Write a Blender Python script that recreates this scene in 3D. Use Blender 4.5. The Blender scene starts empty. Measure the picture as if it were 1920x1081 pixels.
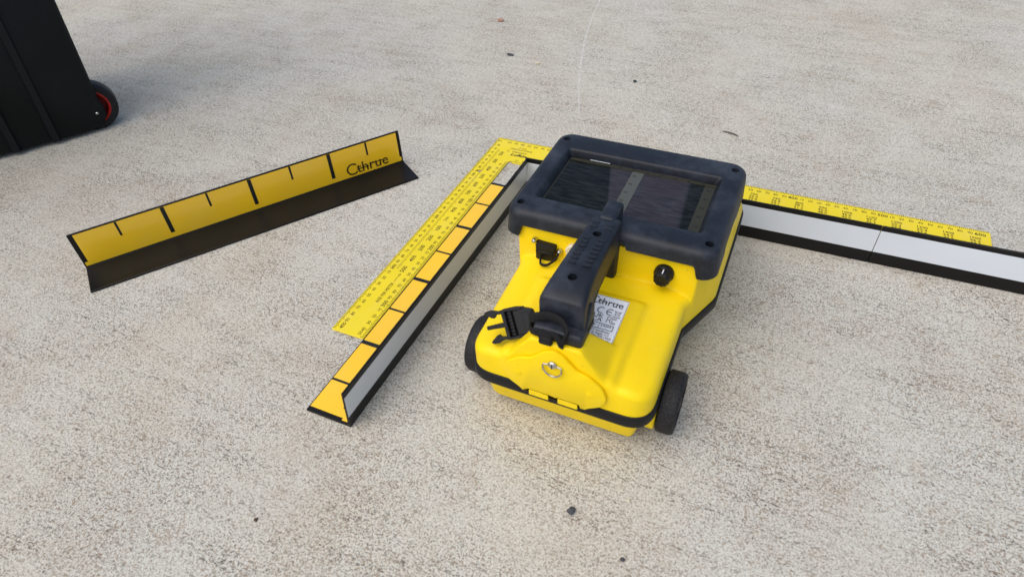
import bpy, bmesh, math, random
from mathutils import Vector, Matrix, noise
S = bpy.context.scene
COL = S.collection
random.seed(7)

# ------------------------------------------------------------------ camera
cam_d = bpy.data.cameras.new('camera'); cam = bpy.data.objects.new('camera', cam_d); COL.objects.link(cam)
cam_d.sensor_width = 36; cam_d.sensor_fit = 'HORIZONTAL'; cam_d.lens = 1220 / 1920 * 36
cam_d.clip_start = 0.02; cam_d.clip_end = 500
CR = ((0.9121, -0.2507, 0.3243), (0.4080, 0.6314, -0.6595), (-0.0394, 0.7338, 0.6782))
M = Matrix(CR).to_quaternion().to_matrix().to_4x4(); M.translation = (0.3725, -0.7428, 0.4740)
cam.matrix_world = M
cam_d.dof.use_dof = True; cam_d.dof.focus_distance = 0.72; cam_d.dof.aperture_fstop = 9.0
S.camera = cam

# ------------------------------------------------------------------ world, sun, exposure
SUN_AZ = math.radians(-149)      # clockwise from +Y: broad soft daylight, a little from the left and behind the viewer
SUN_EL = math.radians(57)
w = bpy.data.worlds.new('World'); S.world = w; w.use_nodes = True
wn = w.node_tree.nodes; wl = w.node_tree.links
sky = wn.new('ShaderNodeTexSky'); sky.sky_type = 'NISHITA'; sky.sun_disc = False
sky.sun_elevation = SUN_EL; sky.sun_rotation = SUN_AZ
sky.air_density = 1.0; sky.dust_density = 3.0; sky.ozone_density = 1.0; sky.altitude = 0
wl.new(sky.outputs[0], wn['Background'].inputs[0]); wn['Background'].inputs[1].default_value = 0.15
sd = bpy.data.lights.new('sun', 'SUN'); sun = bpy.data.objects.new('sun', sd); COL.objects.link(sun)
sd.energy = 1.5; sd.angle = math.radians(92); sd.color = (1.0, 0.94, 0.84)
dv = Vector((math.sin(SUN_AZ) * math.cos(SUN_EL), math.cos(SUN_AZ) * math.cos(SUN_EL), math.sin(SUN_EL)))
sun.rotation_euler = dv.to_track_quat('Z', 'Y').to_euler(); sun.location = dv * 5
S.view_settings.view_transform = 'Standard'; S.view_settings.look = 'None'
S.view_settings.gamma = 1; S.view_settings.use_curve_mapping = False
S.view_settings.exposure = 0.14
S.cycles.use_denoising = True; S.cycles.denoiser = 'OPENIMAGEDENOISE'; S.cycles.denoising_input_passes = 'RGB_ALBEDO_NORMAL'; S.cycles.denoising_prefilter = 'ACCURATE'; S.cycles.adaptive_threshold = 0.004

# ------------------------------------------------------------------ materials
def mat(name, col, rough=0.5, metal=0.0, spec=0.5, var=0.0, vscale=30.0, bump=0.0, bscale=400.0, coat=0.0,
        dust=None, dscale=60.0, dlo=0.5, dhi=0.75, emit=None, estr=0.0, rvar=0.0, specks=None):
    m = bpy.data.materials.new(name); m.use_nodes = True
    N = m.node_tree.nodes; L = m.node_tree.links; b = N['Principled BSDF']
    b.inputs['Roughness'].default_value = rough; b.inputs['Metallic'].default_value = metal
    b.inputs['Specular IOR Level'].default_value = spec; b.inputs['Coat Weight'].default_value = coat
    b.inputs['Coat Roughness'].default_value = 0.08
    tc = N.new('ShaderNodeTexCoord')
    c = (*col, 1); out = None
    if var > 0:
        n = N.new('ShaderNodeTexNoise'); n.inputs['Scale'].default_value = vscale; n.inputs['Detail'].default_value = 5
        L.new(tc.outputs['Object'], n.inputs['Vector'])
        r = N.new('ShaderNodeMapRange'); r.inputs['From Min'].default_value = 0.3; r.inputs['From Max'].default_value = 0.7
        r.inputs['To Min'].default_value = 1 - var; r.inputs['To Max'].default_value = 1 + var
        L.new(n.outputs[0], r.inputs[0])
        mx = N.new('ShaderNodeMix'); mx.data_type = 'RGBA'; mx.blend_type = 'MULTIPLY'; mx.inputs[0].default_value = 1
        mx.inputs[6].default_value = c; L.new(r.outputs[0], mx.inputs[7]); out = mx.outputs[2]
    if dust:
        n = N.new('ShaderNodeTexNoise'); n.inputs['Scale'].default_value = dscale; n.inputs['Detail'].default_value = 8; n.inputs['Roughness'].default_value = 0.7
        L.new(tc.outputs['Object'], n.inputs['Vector'])
        r = N.new('ShaderNodeMapRange'); r.inputs['From Min'].default_value = dlo; r.inputs['From Max'].default_value = dhi
        r.inputs['To Max'].default_value = dust[3]
        L.new(n.outputs[0], r.inputs[0])
        mx = N.new('ShaderNodeMix'); mx.data_type = 'RGBA'; L.new(r.outputs[0], mx.inputs[0])
        if out: L.new(out, mx.inputs[6])
        else: mx.inputs[6].default_value = c
        mx.inputs[7].default_value = (*dust[:3], 1); out = mx.outputs[2]
        if rvar:
            q = N.new('ShaderNodeMath'); q.operation = 'MULTIPLY_ADD'; q.inputs[1].default_value = rvar; q.inputs[2].default_value = rough
            L.new(r.outputs[0], q.inputs[0]); L.new(q.outputs[0], b.inputs['Roughness'])
    if specks:
        n = N.new('ShaderNodeTexNoise'); n.inputs['Scale'].default_value = 210; n.inputs['Detail'].default_value = 3; L.new(tc.outputs['Object'], n.inputs['Vector'])
        r = N.new('ShaderNodeMapRange'); r.inputs['From Min'].default_value = 0.70; r.inputs['From Max'].default_value = 0.76; r.inputs['To Max'].default_value = specks[3]; L.new(n.outputs[0], r.inputs[0])
        mx = N.new('ShaderNodeMix'); mx.data_type = 'RGBA'; L.new(r.outputs[0], mx.inputs[0])
        if out: L.new(out, mx.inputs[6])
        else: mx.inputs[6].default_value = c
        mx.inputs[7].default_value = (*specks[:3], 1); out = mx.outputs[2]
    if out: L.new(out, b.inputs['Base Color'])
    else: b.inputs['Base Color'].default_value = c
    if bump > 0:
        n = N.new('ShaderNodeTexNoise'); n.inputs['Scale'].default_value = bscale; n.inputs['Detail'].default_value = 4
        L.new(tc.outputs['Object'], n.inputs['Vector'])
        bp = N.new('ShaderNodeBump'); bp.inputs['Strength'].default_value = bump; bp.inputs['Distance'].default_value = 0.001
        L.new(n.outputs[0], bp.inputs['Height']); L.new(bp.outputs[0], b.inputs['Normal'])
    if emit:
        b.inputs['Emission Color'].default_value = (*emit, 1); b.inputs['Emission Strength'].default_value = estr
    return m

MT = {}
MT['yellow'] = mat('yellow_plastic', (0.93, 0.66, 0.003), 0.46, spec=0.28, var=0.03, vscale=25, bump=0.06, bscale=900, dust=(0.62, 0.50, 0.16, 0.20), dscale=28, dlo=0.5, dhi=0.85, rvar=0.5, specks=(0.30, 0.19, 0.02, 0.4))
MT['rubber'] = mat('bezel_rubber', (0.006, 0.0085, 0.0145), 0.50, spec=0.42, var=0.15, vscale=60, bump=0.12, bscale=1200, dust=(0.16, 0.19, 0.25, 0.30), dscale=26, dlo=0.46, dhi=0.86, rvar=0.5)
MT['black'] = mat('black_plastic', (0.008, 0.008, 0.009), 0.42, spec=0.32, var=0.1, bump=0.05)
MT['strip'] = mat('black_rubber_strip', (0.008, 0.008, 0.009), 0.55, spec=0.28, bump=0.1, bscale=800)
MT['gloss'] = mat('black_gloss_vinyl', (0.006, 0.0055, 0.005), 0.38, spec=0.26, var=0.2, vscale=15)
MT['orange'] = mat('orange_sheet', (1.0, 0.60, 0.012), 0.34, coat=0.6, var=0.03, vscale=8, dust=(0.75, 0.55, 0.2, 0.2), dscale=12, dlo=0.45, dhi=0.8)
MT['white'] = mat('white_sheet', (0.66, 0.705, 0.755), 0.28, spec=0.6, var=0.03, vscale=10, dust=(0.35, 0.34, 0.31, 0.35), dscale=180, dlo=0.66, dhi=0.74)
MT['ink'] = mat('black_ink', (0.010, 0.010, 0.010), 0.45, spec=0.4)
MT['tick_ink'] = mat('square_ink', (0.06, 0.045, 0.008), 0.5)
MT['square'] = mat('lemon_enamel', (0.86, 0.68, 0.012), 0.36, var=0.03, vscale=20, dust=(0.8, 0.66, 0.25, 0.3), dscale=35, dlo=0.5, dhi=0.8)
MT['steel'] = mat('steel', (0.55, 0.54, 0.52), 0.22, metal=1.0)
MT['label'] = mat('label_paper', (0.92, 0.94, 0.98), 0.35)
MT['tyre'] = mat('tyre_rubber', (0.009, 0.009, 0.011), 0.6, spec=0.3, bump=0.08, bscale=900, dust=(0.20, 0.175, 0.15, 0.38), dscale=900, dlo=0.50, dhi=0.75)
MT['dark'] = mat('dark_hole', (0.006, 0.006, 0.007), 0.5)
MT['case'] = mat('case_plastic', (0.0058, 0.0070, 0.0080), 0.6, spec=0.2, var=0.25, vscale=12, bump=0.25, bscale=900, dust=(0.25, 0.25, 0.25, 0.8), dscale=240, dlo=0.735, dhi=0.78)
MT['red'] = mat('red_plastic', (0.45, 0.018, 0.012), 0.4)
MT['strap'] = mat('strap_webbing', (0.009, 0.009, 0.010), 0.75, spec=0.3, bump=0.9, bscale=1400)
MT['clear'] = mat('clear_button', (0.72, 0.66, 0.52), 0.15, coat=0.5)
MT['pebble_dark'] = mat('pebble_dark', (0.05, 0.052, 0.06), 0.6, var=0.5, vscale=200)
MT['pebble_cream'] = mat('pebble_cream', (0.62, 0.56, 0.40), 0.7, var=0.2, vscale=200)
MT['pebble_green'] = mat('pebble_green', (0.03, 0.055, 0.05), 0.6, var=0.3, vscale=200)
MT['pebble_red'] = mat('pebble_red', (0.42, 0.24, 0.17), 0.7, var=0.2, vscale=200)
MT['pebble_brown'] = mat('pebble_brown', (0.07, 0.035, 0.02), 0.6, var=0.3, vscale=200)
MT['twig'] = mat('twig', (0.12, 0.10, 0.08), 0.8, var=0.3, vscale=100)
MT['olive'] = mat('screen_scale', (0.038, 0.038, 0.028), 0.12, spec=0.14)
MT['stripgrey'] = mat('screen_band', (0.085, 0.09, 0.08), 0.12, spec=0.14)

def concrete():
    m = bpy.data.materials.new('broomed_concrete'); m.use_nodes = True
    N = m.node_tree.nodes; L = m.node_tree.links; b = N['Principled BSDF']
    b.inputs['Roughness'].default_value = 0.85; b.inputs['Specular IOR Level'].default_value = 0.25
    tc = N.new('ShaderNodeTexCoord')
    def noise_(scale, detail=4, rough=0.5, vec=None, dist=0.0):
        n = N.new('ShaderNodeTexNoise'); n.inputs['Scale'].default_value = scale; n.inputs['Detail'].default_value = detail
        n.inputs['Roughness'].default_value = rough; n.inputs['Distortion'].default_value = dist
        L.new(vec or tc.outputs['Object'], n.inputs['Vector']); return n.outputs[0]
    def rng(s, a, c, lo=0.0, hi=1.0):
        r = N.new('ShaderNodeMapRange'); r.inputs['From Min'].default_value = a; r.inputs['From Max'].default_value = c
        r.inputs['To Min'].default_value = lo; r.inputs['To Max'].default_value = hi; r.interpolation_type = 'SMOOTHSTEP'
        L.new(s, r.inputs[0]); return r.outputs[0]
    def mix(f, a, c, mode='MIX'):
        x = N.new('ShaderNodeMix'); x.data_type = 'RGBA'; x.blend_type = mode
        if isinstance(f, (int, float)): x.inputs[0].default_value = f
        else: L.new(f, x.inputs[0])
        for v, k in ((a, 6), (c, 7)):
            if isinstance(v, tuple): x.inputs[k].default_value = (*v, 1)
            else: L.new(v, x.inputs[k])
        return x.outputs[2]
    def mul(a, c):
        x = N.new('ShaderNodeMath'); x.operation = 'MULTIPLY'; L.new(a, x.inputs[0])
        if isinstance(c, (int, float)): x.inputs[1].default_value = c
        else: L.new(c, x.inputs[1])
        return x.outputs[0]
    mp = N.new('ShaderNodeMapping'); mp.inputs['Rotation'].default_value = (0, 0, math.radians(13)); mp.inputs['Scale'].default_value = (0.13, 1, 1)
    L.new(tc.outputs['Object'], mp.inputs[0]); st = mp.outputs[0]
    c = mix(rng(noise_(2.6, 5, 0.55), 0.36, 0.64), (0.725, 0.69, 0.60), (0.705, 0.69, 0.635))
    c = mix(rng(noise_(11, 6, 0.6), 0.46, 0.74, 0, 0.30), c, (0.74, 0.73, 0.69))            # pale cement bloom
    tan = rng(noise_(7.5, 7, 0.65, dist=0.4), 0.42, 0.70)
    rust = rng(noise_(21, 6, 0.65), 0.56, 0.76)
    c = mix(mul(tan, 0.27), c, (0.45, 0.375, 0.28))                                          # tan dirt
    c = mix(mul(rust, 0.45), c, (0.46, 0.32, 0.20))                                          # rusty blotches
    def grains(scale, rnd=1.0):
        v = N.new('ShaderNodeTexVoronoi'); v.inputs['Scale'].default_value = scale; v.inputs['Randomness'].default_value = rnd
        L.new(tc.outputs['Object'], v.inputs['Vector']); q = N.new('ShaderNodeSeparateColor'); L.new(v.outputs['Color'], q.inputs[0]); return q.outputs
    g1 = grains(900); g2 = grains(620)
    mp2 = N.new('ShaderNodeMapping'); mp2.inputs['Rotation'].default_value = (0, 0, math.radians(13)); mp2.inputs['Scale'].default_value = (0.36, 1, 1)
    L.new(tc.outputs['Object'], mp2.inputs[0])
    worn = rng(noise_(9.0, 7, 0.68), 0.36, 0.64, 0.60, 1.0)                                  # where the cement skin has worn off the sand
    streak = rng(noise_(75, 6, 0.7, st), 0.42, 0.64, 0.12, 1.0)
    pit = mix(tan, (0.115, 0.10, 0.088), (0.175, 0.12, 0.075))
    c = mix(mul(rng(noise_(640, 2, 0.7), 0.50, 0.58), mul(worn, 0.66)), c, pit)             # pits between the grains
    c = mix(mul(mul(rng(noise_(470, 3, 0.7, mp2.outputs[0]), 0.52, 0.59), mul(worn, 0.98)), streak), c, pit)
    c = mix(mul(mul(rng(noise_(230, 4, 0.75, mp2.outputs[0]), 0.60, 0.66), mul(worn, 0.6)), streak), c, pit)      # coarser pits   # broomed pits
    c = mix(mul(rng(g1[0], 0.86, 0.94), mul(worn, 0.7)), c, (0.10, 0.085, 0.07))          # dark grains
    c = mix(rng(g1[1], 0.74, 0.90, 0, 0.55), c, (0.80, 0.785, 0.735))                        # pale sand grains
    c = mix(mul(rng(g2[0], 0.84, 0.94), mul(worn, 0.65)), c, (0.33, 0.235, 0.155))           # tan grains
    # a faint chalky scratch that bends away over the slab
    sx = N.new('ShaderNodeSeparateXYZ'); L.new(tc.outputs['Object'], sx.inputs[0])
    def ma(op, a, c_=None, d_=None):
        x = N.new('ShaderNodeMath'); x.operation = op
        for k, v in enumerate((a, c_, d_)):
            if v is None: continue
            if isinstance(v, (int, float)): x.inputs[k].default_value = v
            else: L.new(v, x.inputs[k])
        return x.outputs[0]
    gx = ma('MULTIPLY_ADD', ma('MULTIPLY_ADD', sx.outputs[1], 0.262, -0.4405), sx.outputs[1], 0.1263)
    dx = ma('ABSOLUTE', ma('SUBTRACT', sx.outputs[0], gx))
    msk = mul(mul(rng(dx, 0.0005, 0.0024, 1, 0), rng(sx.outputs[1], 0.08, 0.13)), rng(noise_(300, 4, 0.6), 0.35, 0.62, 0.10, 0.62))
    c = mix(1.0, c, (0.845, 0.84, 0.805), 'MULTIPLY')
    c = mix(msk, c, (0.66, 0.66, 0.64))
    L.new(c, b.inputs['Base Color'])
    a1 = N.new('ShaderNodeMath'); a1.operation = 'ADD'
    L.new(mul(noise_(760, 3, 0.6), 0.7), a1.inputs[0]); L.new(mul(noise_(110, 6, 0.7, st), 1.2), a1.inputs[1])
    bp = N.new('ShaderNodeBump'); bp.inputs['Strength'].default_value = 0.30; bp.inputs['Distance'].default_value = 0.0012
    L.new(a1.outputs[0], bp.inputs['Height']); L.new(bp.outputs[0], b.inputs['Normal'])
    return m
MT['concrete'] = concrete()

def screen_mat():
    m = bpy.data.materials.new('radargram_with_reflection'); m.use_nodes = True
    N = m.node_tree.nodes; L = m.node_tree.links; b = N['Principled BSDF']
    b.inputs['Roughness'].default_value = 0.10; b.inputs['Specular IOR Level'].default_value = 0.14
    tc = N.new('ShaderNodeTexCoord')
    mp = N.new('ShaderNodeMapping'); mp.inputs['Scale'].default_value = (0.16, 1, 1); L.new(tc.outputs['Object'], mp.inputs[0])
    n = N.new('ShaderNodeTexNoise'); n.inputs['Scale'].default_value = 420; n.inputs['Detail'].default_value = 3; n.inputs['Distortion'].default_value = 0.3
    L.new(mp.outputs[0], n.inputs['Vector'])
    n2 = N.new('ShaderNodeTexNoise'); n2.inputs['Scale'].default_value = 30; n2.inputs['Detail'].default_value = 3
    L.new(tc.outputs['Object'], n2.inputs['Vector'])
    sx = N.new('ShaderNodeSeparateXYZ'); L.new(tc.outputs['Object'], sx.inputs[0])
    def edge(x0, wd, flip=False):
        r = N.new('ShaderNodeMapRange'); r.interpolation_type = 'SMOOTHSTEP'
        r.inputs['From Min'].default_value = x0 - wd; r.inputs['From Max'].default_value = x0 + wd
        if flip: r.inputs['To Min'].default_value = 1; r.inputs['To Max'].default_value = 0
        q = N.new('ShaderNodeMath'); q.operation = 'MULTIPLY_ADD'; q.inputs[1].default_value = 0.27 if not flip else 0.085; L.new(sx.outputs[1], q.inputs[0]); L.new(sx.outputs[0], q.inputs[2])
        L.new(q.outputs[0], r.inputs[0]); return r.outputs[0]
    mm = N.new('ShaderNodeMath'); mm.operation = 'MULTIPLY'; L.new(edge(-0.0107, 0.0012), mm.inputs[0]); L.new(edge(0.0537, 0.0025, True), mm.inputs[1])  # mask of the paler band: glass reflection painted into the display colour
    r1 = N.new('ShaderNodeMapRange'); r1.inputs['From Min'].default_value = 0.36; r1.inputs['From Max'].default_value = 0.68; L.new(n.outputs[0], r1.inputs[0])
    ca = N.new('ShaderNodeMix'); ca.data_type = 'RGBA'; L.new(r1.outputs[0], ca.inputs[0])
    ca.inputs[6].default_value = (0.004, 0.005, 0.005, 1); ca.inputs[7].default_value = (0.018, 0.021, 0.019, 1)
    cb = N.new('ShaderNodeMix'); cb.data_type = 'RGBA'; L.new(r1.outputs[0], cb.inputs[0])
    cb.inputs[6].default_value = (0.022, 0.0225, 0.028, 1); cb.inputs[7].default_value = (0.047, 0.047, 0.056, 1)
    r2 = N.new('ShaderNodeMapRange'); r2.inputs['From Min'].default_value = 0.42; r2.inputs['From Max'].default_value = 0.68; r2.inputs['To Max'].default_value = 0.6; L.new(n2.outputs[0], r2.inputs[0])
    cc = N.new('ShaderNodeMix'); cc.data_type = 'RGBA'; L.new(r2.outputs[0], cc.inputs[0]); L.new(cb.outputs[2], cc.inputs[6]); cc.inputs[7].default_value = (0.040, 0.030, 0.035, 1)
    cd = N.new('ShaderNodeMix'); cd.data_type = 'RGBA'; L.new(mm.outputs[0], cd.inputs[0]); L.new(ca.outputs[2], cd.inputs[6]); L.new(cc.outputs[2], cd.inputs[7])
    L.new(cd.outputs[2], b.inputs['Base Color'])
    return m
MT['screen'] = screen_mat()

# ------------------------------------------------------------------ mesh helpers
def link(name, me, m, parent=None, smooth=True, loc=None, rot=None):
    o = bpy.data.objects.new(name, me); COL.objects.link(o)
    if m:
        me.materials.clear(); me.materials.append(MT[m] if isinstance(m, str) else m)
    if smooth:
        for p in me.polygons: p.use_smooth = True
        try: me.set_sharp_from_angle(angle=math.radians(38))
        except Exception: pass
    if parent: o.parent = parent
    if loc is not None: o.location = loc
    if rot is not None: o.rotation_euler = rot
    return o
def from_bm(name, bm, m, parent=None, smooth=True, **k):
    bmesh.ops.recalc_face_normals(bm, faces=bm.faces)
    me = bpy.data.meshes.new(name); bm.to_mesh(me); bm.free()
    return link(name, me, m, parent, smooth, **k)
def from_py(name, v, f, m, parent=None, smooth=True, fix=True, **k):
    me = bpy.data.meshes.new(name); me.from_pydata([tuple(x) for x in v], [], f); me.update()
    if fix:
        bm = bmesh.new(); bm.from_mesh(me); bmesh.ops.recalc_face_normals(bm, faces=bm.faces); bm.to_mesh(me); bm.free()
    return link(name, me, m, parent, smooth, **k)
def empty(name, loc, rz=0.0):
    o = bpy.data.objects.new(name, None); COL.objects.link(o); o.location = loc; o.rotation_euler = (0, 0, rz); o.empty_display_size = 0.02
    return o
def tag(o, label=None, cat=None, group=None, kind=None):
    if label: o['label'] = label
    if cat: o['category'] = cat
    if group: o['group'] = group
    if kind: o['kind'] = kind
    return o
def box_bm(lo, hi, bev=0.0, seg=2):
    bm = bmesh.new(); bmesh.ops.create_cube(bm, size=1)
    for v in bm.verts: v.co = Vector([lo[i] + (v.co[i] + 0.5) * (hi[i] - lo[i]) for i in range(3)])
    if bev: bmesh.ops.bevel(bm, geom=bm.edges[:], offset=bev, segments=seg, affect='EDGES', profile=0.5)
    return bm
def prism_bm(pts, a, b, axis='z', bev=0.0, seg=2):
    """polygon pts extruded from a to b along an axis; for axis y the pts are (x, z)"""
    bm = bmesh.new()
    def mk(p, t): return {'z': (p[0], p[1], t), 'y': (p[0], t, p[1]), 'x': (t, p[0], p[1])}[axis]
    f = bm.faces.new([bm.verts.new(mk(p, a)) for p in pts])
    r = bmesh.ops.extrude_face_region(bm, geom=[f])
    d = Vector(mk((0, 0), b)) - Vector(mk((0, 0), a))
    for v in r['geom']:
        if isinstance(v, bmesh.types.BMVert): v.co += d
    bmesh.ops.recalc_face_normals(bm, faces=bm.faces)
    if bev:
        e = [e for e in bm.edges if len(e.link_faces) == 2 and e.calc_face_angle(0) > 0.6]
        bmesh.ops.bevel(bm, geom=e, offset=bev, segments=seg, affect='EDGES', profile=0.5)
    return bm
def fillet(pts, rads, n=6, closed=True):
    out = []; k = len(pts)
    for i in range(k):
        p = Vector(pts[i]); r = rads[i] if isinstance(rads, (list, tuple)) else rads
        if (not closed and i in (0, k - 1)) or r <= 0: out.append(tuple(p)); continue
        a = Vector(pts[i - 1]); b = Vector(pts[(i + 1) % k])
        u = (a - p); v = (b - p); lu, lv = u.length, v.length; u.normalize(); v.normalize()
        ang = math.acos(max(-1, min(1, u.dot(v)))); d = min(r / math.tan(ang / 2), lu * 0.49, lv * 0.49)
        A = p + u * d; B = p + v * d
        for j in range(n + 1):
            t = j / n; out.append(tuple(A * (1 - t) ** 2 + p * 2 * t * (1 - t) + B * t * t))
    return out
def tube(path, r, n=10, flat=None, closed=False):
    """round (or flattened) tube along a path; returns verts, faces"""
    V = []; F = []; P = [Vector(p) for p in path]; k = len(P); up = Vector((0, 0, 1))
    for i in range(k):
        if closed: t = P[(i + 1) % k] - P[i - 1]
        else: t = P[min(i + 1, k - 1)] - P[max(i - 1, 0)]
        t.normalize(); s = t.cross(up)
        if s.length < 1e-4: s = t.cross(Vector((1, 0, 0)))
        s.normalize(); q = s.cross(t)
        rr = r[i] if isinstance(r, (list, tuple)) else r
        for j in range(n):
            a = 2 * math.pi * j / n; ra, rb = (rr, rr) if flat is None else flat
            V.append(P[i] + s * math.cos(a) * ra + q * math.sin(a) * rb)
    for i in range(k if closed else k - 1):
        for j in range(n):
            F.append((i * n + j, i * n + (j + 1) % n, ((i + 1) % k) * n + (j + 1) % n, ((i + 1) % k) * n + j))
    if not closed: F.append(tuple(range(n))); F.append(tuple(range((k - 1) * n, k * n)))
    return V, F
def lathe(prof, n=32, axis='x', caps=True):
    """prof: (radius, along); axis of turning"""
    V = []; F = []; k = len(prof)
    for r, h in prof:
        for j in range(n):
            a = 2 * math.pi * j / n; c, s = r * math.cos(a), r * math.sin(a)
            V.append({'x': (h, c, s), 'y': (c, h, s), 'z': (c, s, h)}[axis])
    for i in range(k - 1):
        for j in range(n): F.append((i * n + j, i * n + (j + 1) % n, (i + 1) * n + (j + 1) % n, (i + 1) * n + j))
    if caps: F.append(tuple(range(n))); F.append(tuple(range((k - 1) * n, k * n)))
    return V, F
def boolean(o, cutters):
    for c in cutters:
        md = o.modifiers.new('b', 'BOOLEAN'); md.operation = 'DIFFERENCE'; md.solver = 'EXACT'; md.object = c
    bpy.context.view_layer.update()
    dg = bpy.context.evaluated_depsgraph_get()
    me = bpy.data.meshes.new_from_object(o.evaluated_get(dg)); o.modifiers.clear(); old = o.data; o.data = me; bpy.data.meshes.remove(old)
    for p in me.polygons: p.use_smooth = True
    try: me.set_sharp_from_angle(angle=math.radians(38))
    except Exception: pass
    for c in cutters:
        d = c.data; bpy.data.objects.remove(c); bpy.data.meshes.remove(d)
_tc = {}
def text_geo(s, bold=0.0, shear=0.0):
    k = (s, bold, shear)
    if k not in _tc:
        cu = bpy.data.curves.new('t', 'FONT'); cu.body = s; cu.size = 1; cu.align_x = 'CENTER'; cu.resolution_u = 2; cu.offset = bold; cu.shear = shear
        ob = bpy.data.objects.new('t', cu); me = bpy.data.meshes.new_from_object(ob)
        v = [(p.co.x, p.co.y - 0.345) for p in me.vertices]; f = [tuple(p.vertices) for p in me.polygons]
        bpy.data.objects.remove(ob); bpy.data.curves.remove(cu); bpy.data.meshes.remove(me); _tc[k] = (v, f)
    return _tc[k]
class Print:
    """flat print: lettering and lines laid on a surface by a frame (origin, right, up)"""
    def __init__(s, o=(0, 0, 0), u=(1, 0, 0), v=(0, 1, 0)): s.o, s.u, s.v = Vector(o), Vector(u), Vector(v); s.V = []; s.F = []
    def text(s, t, x, y, size, ang=0.0, bold=0.0, shear=0.0, sx=1.0):
        v, f = text_geo(t, bold, shear); b = len(s.V); c, n = math.cos(ang), math.sin(ang)
        for a, d in v:
            a *= size * sx; d *= size
            s.V.append(s.o + s.u * (x + a * c - d * n) + s.v * (y + a * n + d * c))
        s.F += [tuple(i + b for i in q) for q in f]
    def poly(s, pts):
        b = len(s.V); s.V += [s.o + s.u * p[0] + s.v * p[1] for p in pts]; s.F.append(tuple(range(b, b + len(pts))))
    def rect(s, x0, y0, x1, y1): s.poly([(x0, y0), (x1, y0), (x1, y1), (x0, y1)])
    def line(s, x0, y0, x1, y1, t):
        d = Vector((x1 - x0, y1 - y0)); d.normalize(); n = Vector((-d.y, d.x)) * t / 2
        s.poly([(x0 - n.x, y0 - n.y), (x1 - n.x, y1 - n.y), (x1 + n.x, y1 + n.y), (x0 + n.x, y0 + n.y)])
    def arc(s, x, y, r, a0, a1, t, n=16):
        for i in range(n):
            p = [math.radians(a0 + (a1 - a0) * (i + j) / n) for j in (0, 1)]
            s.poly([(x + math.cos(p[0]) * (r - t / 2), y + math.sin(p[0]) * (r - t / 2)), (x + math.cos(p[0]) * (r + t / 2), y + math.sin(p[0]) * (r + t / 2)),
                    (x + math.cos(p[1]) * (r + t / 2), y + math.sin(p[1]) * (r + t / 2)), (x + math.cos(p[1]) * (r - t / 2), y + math.sin(p[1]) * (r - t / 2))])
    def build(s, name, m, parent): return from_py(name, s.V, s.F, m, parent, smooth=False, fix=False)
    def logo(s, x, y, size):
        """the word with a bar struck through its small letters; x,y = left end of the baseline"""
        r = size * 0.36
        s.arc(x + r, y + r, r, 42, 318, size * 0.10, 28)
        s.text('thrue', x + size * 1.72, y + size * 0.345, size * 1.02, bold=0.003, sx=0.98)
        s.rect(x + size * 0.62, y + size * 0.215, x + size * 1.45, y + size * 0.285)
        s.rect(x + size * 1.50, y + size * 0.335, x + size * 2.62, y + size * 0.395)

# ------------------------------------------------------------------ ground
g = from_py('ground', [(-30, -30, 0), (30, -30, 0), (30, 30, 0), (-30, 30, 0)], [(0, 1, 2, 3)], 'concrete', smooth=False)
tag(g, 'pale grey brushed concrete slab with tan stains under everything', 'ground', kind='structure')

# ------------------------------------------------------------------ steel square
SQ_T = 0.002
sq = empty('steel_square', (0, 0, 0))
tag(sq, 'lemon yellow L-shaped steel measuring square lying flat on the concrete', 'measuring square')
outl = fillet([(0, 0), (0.6105, 0), (0.6105, -0.055), (0.0385, -0.055), (0.0385, -0.4065), (0, -0.4065)],
              [0.003, 0.003, 0.003, 0.0, 0.0015, 0.0015], 4)
blade = from_bm('blade', prism_bm(outl, 0.0004, SQ_T, 'z', 0.0003, 1), 'square', sq)
cv, cf = lathe([(0.0034, -0.002), (0.0034, 0.006)], 20, 'z')
c1 = from_py('cut', [(v[0] + 0.012, v[1] - 0.0888, v[2]) for v in cv], cf, None)
c2 = from_py('cut', [(v[0] * 0.8 + 0.0415, v[1] * 0.8 - 0.0552, v[2]) for v in cv], cf, None)
boolean(blade, [c1, c2])
pz = SQ_T + 0.00015
P = Print((0, 0, pz))                                # long arm, outer edge, 2 mm graduations
for i in range(1, 305):
    x = i * 0.002
    if x < 0.0035: continue
    P.rect(x - 0.00032, -(0.0042 if i % 5 == 0 else 0.0030), x + 0.00032, -0.0004)
for i in range(1, 203):                               # tongue, outer edge
    y = -i * 0.002
    if i < 2: continue
    P.rect(0.0004, y - 0.0003, 0.0045 if i % 5 == 0 else 0.0032, y + 0.0003)
for i in range(1, 176):                               # tongue, inner edge
    y = -0.055 - i * 0.002
    P.rect(0.0385 - (0.0045 if i % 5 == 0 else 0.0032), y - 0.0003, 0.0381, y + 0.0003)
for i in range(2, 60):                                # long arm, inner edge
    x = 0.0385 + i * 0.002
    P.rect(x - 0.0003, -0.0546, x + 0.0003, -0.055 + (0.0042 if i % 5 == 0 else 0.003))
for i in range(0, 136):                               # rise scale along the tongue
    y = -0.031 - i * 0.002
    P.rect(0.0125, y - 0.00022, 0.0165 if i % 5 == 2 else 0.0152, y + 0.00022)
P.build('graduation_marks', 'tick_ink', sq)
P = Print((0, 0, pz))
A90 = math.pi / 2
for i in range(1, 61):
    h = i % 10 == 0
    P.text(str(i * 10) if h else str((i % 10) * 10), i * 0.01 - (0.0050 if i == 1 else 0), -0.0084, 0.0068 if h else 0.0052, 0, 0.012 if h else 0.0, sx=1.12)
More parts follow.
